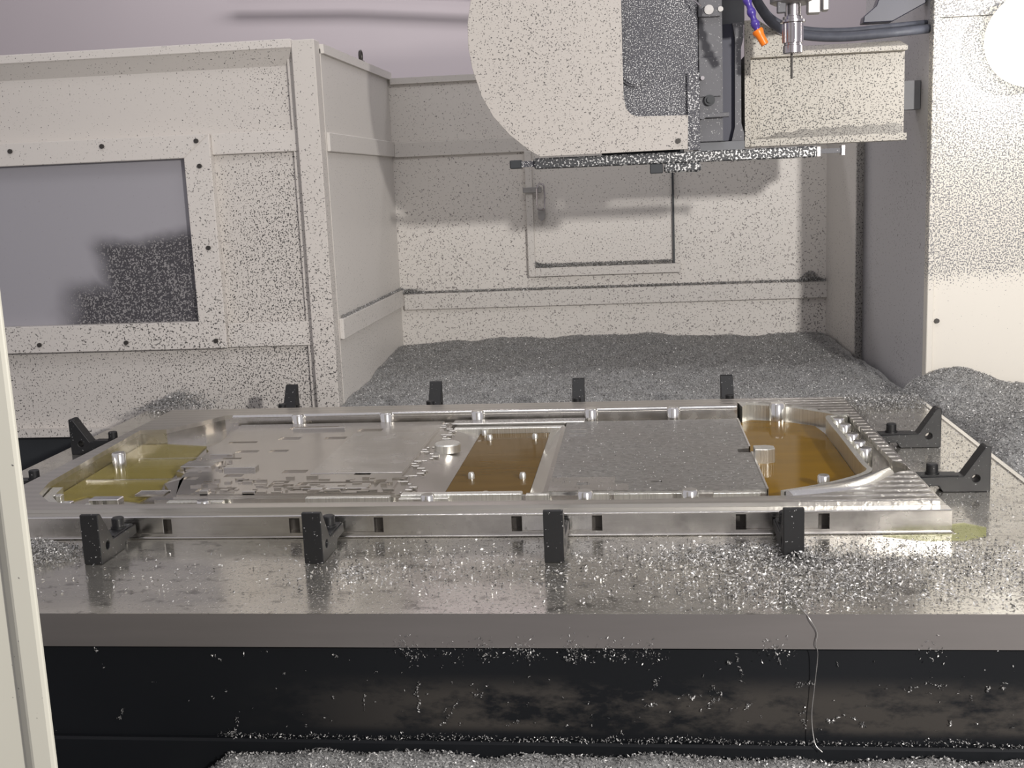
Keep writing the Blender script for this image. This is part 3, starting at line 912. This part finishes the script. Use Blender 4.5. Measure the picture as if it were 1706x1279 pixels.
for i in range(N + 1):
    t = i / N
    xx = 0.362 + t * 0.45
    hh = 0.006 + 0.034 * (1 - math.exp(-t * 5)) + 0.004 * math.sin(i * 1.9)
    vs.append([dm.bm.verts.new(q) for q in ((xx, 3.640, 0.7902), (xx, 3.640, 0.7902 + hh), (xx, 3.606, 0.7902))])
for p, q in zip(vs, vs[1:]):
    for k in range(3):
        dm.bm.faces.new((p[k], p[(k + 1) % 3], q[(k + 1) % 3], q[k]))
dm.bm.faces.new(vs[0])
dm.bm.faces.new(vs[-1][::-1])
dm.obj('swarf_drift', M['drift'], hb, True)['kind'] = 'stuff'
bx('side_plate', M['box'], hb, 0.338, 0.352, 3.612, 3.90, 0.779, 1.05)

# spindle and cutter
sh = thing('spindle_head', (0.44, 3.3, 1.16), 'grey spindle head with dangling fittings at the top of the picture', 'spindle')
MB().lathe([(0.050, 1.150), (0.062, 1.156), (0.062, 1.30), (0.09, 1.31)], (0.441, 3.3, 0), 28).obj('nose', M['dull_steel'], sh, True)
bx('housing', M['grey'], sh, 0.33, 0.58, 3.22, 3.46, 1.31, 1.40)
bx('fitting', M['block_side'], sh, 0.395, 0.418, 3.262, 3.282, 1.125, 1.16, bev=0.002)
bx('fitting', M['dull_steel'], sh, 0.475, 0.512, 3.268, 3.295, 1.118, 1.158, bev=0.004)
bx('fitting', M['dull_steel'], sh, 0.516, 0.534, 3.27, 3.30, 1.125, 1.18, bev=0.003)
th = thing('tool_holder', (0.441, 3.3, 1.15), 'shiny collet holder with a thin cutter, hanging from the spindle', 'tool holder')
MB().lathe([(0.026, 1.100), (0.034, 1.102), (0.034, 1.108), (0.027, 1.110), (0.027, 1.117), (0.022, 1.119), (0.022, 1.1499)], (0.441, 3.3, 0), 32).obj('holder_body', M['steel'], th, True)
nut = MB()
pr = [(0.023, 1.018), (0.0265, 1.021), (0.0265, 1.040), (0.024, 1.042), (0.024, 1.046), (0.0265, 1.048), (0.0265, 1.0999)]
nut.lathe(pr, (0.441, 3.3, 0), 32)
for k in range(12):
    a = k * math.pi / 6
    nut.cyl((0.441 + 0.0262 * math.cos(a), 3.3 + 0.0262 * math.sin(a), 1.073), 0.003, 0.05, 'z', 6)
nut.obj('collet_nut', M['steel'], th, True)
MB().lathe([(0.0028, 0.952), (0.0032, 0.955), (0.0032, 1.018)], (0.438, 3.3, 0), 10).obj('cutter', M['screw'], th, True)

# coolant hose with an orange nozzle
hs = thing('coolant_hose', (0.30, 3.25, 1.2), 'purple jointed coolant hose with an orange nozzle, left of the spindle', 'hose')
hp = [Vector(p) for p in [(0.285, 3.27, 1.32), (0.292, 3.27, 1.25), (0.300, 3.27, 1.205), (0.310, 3.26, 1.172), (0.321, 3.255, 1.140), (0.331, 3.252, 1.108), (0.341, 3.25, 1.078)]]
for a, b in zip(hp, hp[1:]):
    d = b - a
    mt = Matrix.Translation(a) @ d.to_track_quat('Z', 'Y').to_matrix().to_4x4()
    L = d.length
    MB().lathe([(0.008, 0), (0.011, L * 0.12), (0.0125, L * 0.35), (0.011, L * 0.55), (0.0078, L * 0.72), (0.0085, L * 1.05)], (0, 0, 0), 16, mt).obj('hose_joint', M['purple'], hs, True)
d = Vector((0.0265, -0.002, -0.050)).normalized()
mt = Matrix.Translation((0.341, 3.25, 1.078)) @ d.to_track_quat('Z', 'Y').to_matrix().to_4x4()
MB().lathe([(0.0145, 0), (0.0155, 0.006), (0.012, 0.016), (0.0105, 0.044), (0.0085, 0.045)], (0, 0, -0.004), 18, mt).obj('nozzle', M['orange'], hs, True)
bx('manifold', M['grey'], hs, 0.262, 0.305, 3.255, 3.30, 1.30, 1.4)

# dark cables above the cover
for i, (dz, dy, r, lab) in enumerate([(0.0, 0.0, 0.014, 'thick black cable sagging behind the spindle onto the cream cover'), (0.022, 0.03, 0.009, 'thinner dark cable running above the thick one behind the spindle')]):
    p = catmull([(0.345, 3.55 + dy, 1.34 + dz), (0.355, 3.55 + dy, 1.24 + dz), (0.392, 3.56 + dy, 1.165 + dz), (0.44, 3.58 + dy, 1.122 + dz), (0.53, 3.62 + dy, 1.100 + dz), (0.65, 3.66 + dy, 1.095 + dz), (0.80, 3.70 + dy, 1.105 + dz), (0.922, 3.79 + dy, 1.12 + dz)], 6)
    tag(MB().tube(p, r, 10).obj('cable', M['rubber'], None, True), lab, 'cable')
br = MB().prism([(0.725, 1.150), (0.815, 1.150), (0.885, 1.185), (0.915, 1.20), (0.915, 1.30), (0.80, 1.30), (0.765, 1.20), (0.728, 1.170)], 3.80, 3.86, 'y', bev=0.002).obj('lamp_bracket', M['navy'])
tag(br, 'dark angular bracket at the top, fixed to the right side sheet', 'bracket')
cb = thing('head_beam', (0, 4.0, 1.5), 'grey beam above the picture carrying the tool changer and spindle', 'beam')
bx('beam', M['grey'], cb, -0.3, 0.62, 3.52, 3.72, 1.36, 1.52)
bx('mount', M['grey'], cb, 0.33, 0.58, 3.30, 3.52, 1.40, 1.52)

# work lamp at right
wlm = thing('work_lamp', (1.18, 3.6, 1.05), 'glaring round white work lamp on the bright right panel', 'lamp')
mt = Matrix.Translation((1.180, 3.60, 1.055)) @ Vector((-0.3, -1, -0.15)).to_track_quat('Z', 'Y').to_matrix().to_4x4()
MB().lathe([(0.06, -0.12), (0.11, -0.08), (0.118, -0.06), (0.118, -0.05)], (0, 0, 0), 32, mt).obj('housing', M['white'], wlm, True)
MB().lathe([(0.115, -0.049), (0.134, -0.015), (0.138, 0.015), (0.128, 0.052), (0.098, 0.090), (0.052, 0.112), (0.004, 0.119)], (0, 0, 0), 32, mt).obj('lens', M['lamp'], wlm, True)
MB().tube([(1.20, 3.69, 1.07), (1.205, 3.752, 1.072)], 0.018, 10).obj('arm', M['white'], wlm, True)

# lifting eye on the recess side sheet
eb = thing('lifting_eye', (-1.04, 4.42, 1.18), 'small dark lifting eye standing on the recess top rail', 'eye bolt')
ring = [(-1.04, 4.42 + 0.016 * math.sin(k * math.pi / 8), 1.205 + 0.019 * math.cos(k * math.pi / 8)) for k in range(17)]
MB().tube(ring, 0.0055, 8).obj('ring', M['screw'], eb, True)
MB().lathe([(0.014, 0), (0.014, 0.006), (0.007, 0.009)], (-1.04, 4.42, 1.1802), 12).obj('collar', M['screw'], eb, True)

# cream door post, close to the viewer
dp = thing('machine_door', (-0.8, 1.1, -0.6), 'cream machine door edge close to the viewer, speckled with chips', 'door')
MB().prism([(-0.655, 1.104), (-0.668, 1.118), (-0.70, 1.14), (-1.3, 1.14), (-1.3, 1.116), (-0.700, 1.116), (-0.683, 1.101), (-0.659, 1.100)], -0.62, 1.6, 'z', bev=0.002).obj('door_edge', M['door_paint'], dp)

# ---------------------------------------------------------------- loose chips


def floor_h(x, y):
    t = min(1, max(0, (y - 3.6) / 1.2))
    h = -0.075 + 0.095 * t
    if x < -0.6:
        h += 0.03 * (1 - t) * min(1, (-0.6 - x) / 0.4)
    h += 0.012 * wob(x, y)
    h += 0.02 * math.exp(-((x + 0.25) / 0.5) ** 2 - ((y - 4.8) / 0.2) ** 2)
    return h


bed1 = heap('metal_chips', -1.028, 0.93, 3.56, 4.848, floor_h, 120, 80, M['chip_bed'], 'wide grey bed of fine chips covering the recess floor',
            lambda y: 0.92 - 0.1 * max(0, (y - 3.75) / 0.72) if y < 4.47 else 0.825 - 0.05 * (y - 4.47) / 0.38)
n = 80000
x = rs.uniform(-1.02, 0.92, n)
y = rs.uniform(3.57, 4.84, n)
keep = x < 0.905 - 0.14 * np.clip((y - 3.75) / 1.0, 0, 1)
x, y = x[keep], y[keep]
z = np.array([floor_h(a, b) for a, b in zip(x, y)]) + rs.uniform(0, 0.005, len(x))
chips('flakes', np.stack([x, y, z], 1), 0.0065, '', 0.6, bed1)


def right_h(x, y):
    ridge = 0.055 * math.exp(-((x - 1.0) / 0.12) ** 2) * (0.75 + 0.45 * math.sin(y * 9 + 0.5))
    edge = min(1, max(0, (x - 0.852) / 0.03))
    k = min(1, max(0, (y - 2.62) / 0.25))
    return -0.043 + (ridge + 0.02 * edge + 0.02 + 0.006 * wob(x, y, 2)) * k


bed2 = heap('metal_chips', 0.853, 1.5, 2.30, 3.74, right_h, 60, 100, M['chip_bed'], 'tall grey chip heap beside the right edge of the table')
n = 22000
x = rs.uniform(0.853, 1.3, n)
y = rs.uniform(2.5, 3.73, n)
z = np.array([right_h(a, b) for a, b in zip(x, y)]) + rs.uniform(0, 0.006, n)
chips('flakes', np.stack([x, y, z], 1), 0.007, '', 0.7, bed2)
bx('swarf_tray', M['trim'], None, 0.86, 2.2, 1.5, 3.74, -0.10, -0.045)
tag(bpy.data.objects['swarf_tray'], 'pale tray surface right of the table under the chip heap', 'tray')


def blob(cx, cy, sx, sy, n, h=0.0, zmin=0.001):
    a = np.stack([rs.normal(cx, sx, n), rs.normal(cy, sy, n)], 1)
    k = (a[:, 0] > -1.62) & (a[:, 0] < 0.84) & (a[:, 1] > 1.762) & (a[:, 1] < 2.162)
    a = a[k]
    hh = h * np.exp(-((a[:, 0] - cx) / sx) ** 2 / 2 - ((a[:, 1] - cy) / sy) ** 2 / 2)
    return np.concatenate([a, (zmin + rs.uniform(0, 1, len(a)) * (0.003 + hh))[:, None]], 1)


P = [blob(0.20, 2.04, 0.10, 0.035, 2600, 0.012), blob(0.33, 1.93, 0.14, 0.06, 3600, 0.010), blob(0.55, 2.02, 0.16, 0.06, 2200, 0.006), blob(0.24, 1.84, 0.10, 0.04, 1300, 0.006),
     blob(0.70, 1.9, 0.15, 0.09, 1600, 0.004), blob(-0.1, 1.98, 0.22, 0.09, 1300), blob(-0.45, 1.98, 0.12, 0.08, 700), blob(-0.53, 1.95, 0.02, 0.03, 220, 0.004), blob(-0.9, 1.92, 0.2, 0.06, 200)]
chips('metal_chips', np.concatenate(P), 0.0062, 'loose chips strewn over the front of the table', 0.6, None, M['wet_chip'])
chips('metal_chips', np.concatenate([blob(-1.215, 2.06, 0.05, 0.03, 2600, 0.035)]), 0.0065, 'dark small chip pile beside the cream door edge', 0.8)
chips('metal_chips', np.concatenate([blob(0.285, 2.0, 0.03, 0.012, 700, 0.02)]), 0.0065, 'chips piled at the foot of the buried front clamp', 0.8, None, M['wet_chip'])
a = np.stack([rs.normal(0.74, 0.09, 3500), rs.normal(3.44, 0.05, 3500)], 1)
a = a[(a[:, 0] < 0.835) & (a[:, 1] > 3.30) & (a[:, 1] < 3.55)]
chips('metal_chips', np.concatenate([a, (0.001 + rs.uniform(0, 0.018, len(a)))[:, None]], 1), 0.0075, 'chips drifted on the rear right corner of the table', 0.8)
a = np.stack([rs.uniform(0.60, 0.84, 1500), rs.uniform(2.2, 3.4, 1500), np.full(1500, 0.001)], 1)
chips('metal_chips', a, 0.005, 'thin scatter of chips beside the right end clamps', 0.4)
a = np.stack([rs.uniform(-0.2, 0.262, 1700), rs.uniform(2.39, 3.10, 1700), 0.0325 + rs.uniform(0, 0.002, 1700)], 1)
chips('metal_chips', a, 0.004, 'fine chips lying on the right plateau of the tray', 0.4)
a = np.stack([rs.normal(-1.56, 0.05, 2500), rs.normal(3.60, 0.06, 2500)], 1)
a = a[(a[:, 1] < 3.76) & (a[:, 1] > 3.45)]
chips('metal_chips', np.concatenate([a, (0.002 + rs.uniform(0, 1, len(a)) * 0.05 * np.exp(-((a[:, 0] + 1.56) / 0.06) ** 2))[:, None]], 1), 0.008, 'dark chip pile below the window panel, behind the left clamps', 0.8)
# chips lying on the ledges of the back and side walls
q = []
for (x0, x1, y0, y1, z0, n, h) in [(-1.01, 0.78, 4.832, 4.849, 0.243, 5000, 0.010), (-0.43, 0.15, 4.822, 4.841, 0.339, 2600, 0.016), (-1.029, -1.014, 3.82, 4.84, 0.263, 1500, 0.008)]:
    q.append(np.stack([rs.uniform(x0, x1, n), rs.uniform(y0, y1, n), z0 + rs.uniform(0, h, n)], 1))
n = 700
t = rs.uniform(-0.44, -0.36, n)
q.append(np.stack([t, rs.uniform(4.82, 4.841, n), 0.339 + rs.uniform(0, 1, n) * 0.35 * np.clip(-0.36 - t, 0, 1)], 1))
t = rs.normal(0.72, 0.035, 900)
q.append(np.stack([np.clip(t, 0.6, 0.78), rs.uniform(4.82, 4.849, 900), 0.243 + rs.uniform(0, 1, 900) * 0.045 * np.exp(-((t - 0.72) / 0.04) ** 2)], 1))
t = rs.normal(-1.0, 0.03, 700)
q.append(np.stack([np.clip(t, -1.028, -0.9), rs.uniform(4.82, 4.849, 700), 0.243 + rs.uniform(0, 1, 700) * 0.022], 1))
chips('metal_chips', np.concatenate(q), 0.007, 'thin lines of chips resting on the wall ledges and hatch sill', 0.8)


# trough in front of the machine bed
def trough_h(x, y):
    return -0.262 + 0.010 * wob(x, y, 1.5) + 0.012 * math.exp(-((y - 1.74) / 0.03) ** 2) - 0.075 * max(0, min(1, (-0.72 - x) / 0.08))


bed3 = heap('metal_chips', -0.86, 1.1, 1.25, 1.757, trough_h, 110, 40, M['chip_bed'], 'thick grey chip layer in the trough along the bottom of the picture')
n = 26000
x = rs.uniform(-0.80, 1.0, n)
y = rs.uniform(1.55, 1.756, n)
z = np.array([trough_h(a, b) for a, b in zip(x, y)]) + rs.uniform(0, 0.006, n)
chips('flakes', np.stack([x, y, z], 1), 0.006, '', 0.8, bed3)
bx('chip_trough', M['dark'], None, -2.0, 1.4, 1.15, 1.759, -0.40, -0.36)
tag(bpy.data.objects['chip_trough'], 'black chip trough in front of the machine bed', 'trough')
# chips stuck to the black apron and on its ledge
q = []
for i in range(170):
    cx = rs.uniform(-0.75, 0.85) if rs.uniform() < 0.8 else rs.uniform(-1.05, 0.85)
    cz = rs.uniform(-0.235, -0.065)
    k = int(rs.integers(8, 34) if rs.uniform() < 0.22 else rs.integers(1, 4))
    st = rs.normal(size=(k, 2)) * 0.0016 + rs.normal(size=(1, 2)) * 0.0007
    d = np.cumsum(st, 0)
    q.append(np.stack([cx + d[:, 0], rs.uniform(1.770, 1.7735, k), cz + d[:, 1] * 1.2], 1))
for cx, k in [(-0.40, 60), (-0.27, 40), (-0.205, 60), (-0.12, 60), (-0.06, 40), (0.0, 40), (0.21, 40), (0.45, 20), (-0.33, 20)]:
    q.append(np.stack([rs.normal(cx, 0.012, k), rs.uniform(1.753, 1.7565, k), -0.058 + rs.normal(0, 0.010, k)], 1))
    q.append(np.stack([rs.normal(cx + 0.01, 0.012, k), rs.uniform(1.771, 1.7735, k), -0.075 + rs.normal(0, 0.010, k)], 1))
n = 1500
t = rs.uniform(-0.75, 0.9, n)
q.append(np.stack([t, rs.uniform(1.76, 1.775, n), -0.231 + rs.uniform(0, 1, n) * 0.012 * (0.5 + 0.5 * np.sin(t * 23) * np.sin(t * 7 + 1))], 1))
q = np.concatenate(q)
chips('metal_chips', q, 0.0042, 'curled chips stuck to the black apron and its ledge', 1.0)
sw = MB().tube(catmull([(0.243, 1.80, 0.006), (0.252, 1.768, 0.004), (0.262, 1.753, -0.006), (0.274, 1.754, -0.030), (0.272, 1.753, -0.050), (0.276, 1.757, -0.07), (0.272, 1.764, -0.13), (0.268, 1.764, -0.18), (0.272, 1.756, -0.222), (0.283, 1.75, -0.235)], 6), 0.0008, 5)
tag(sw.obj('swarf_strand', M['dull_steel'], None, True), 'long thin swarf strand hanging over the table edge and black apron', 'swarf')
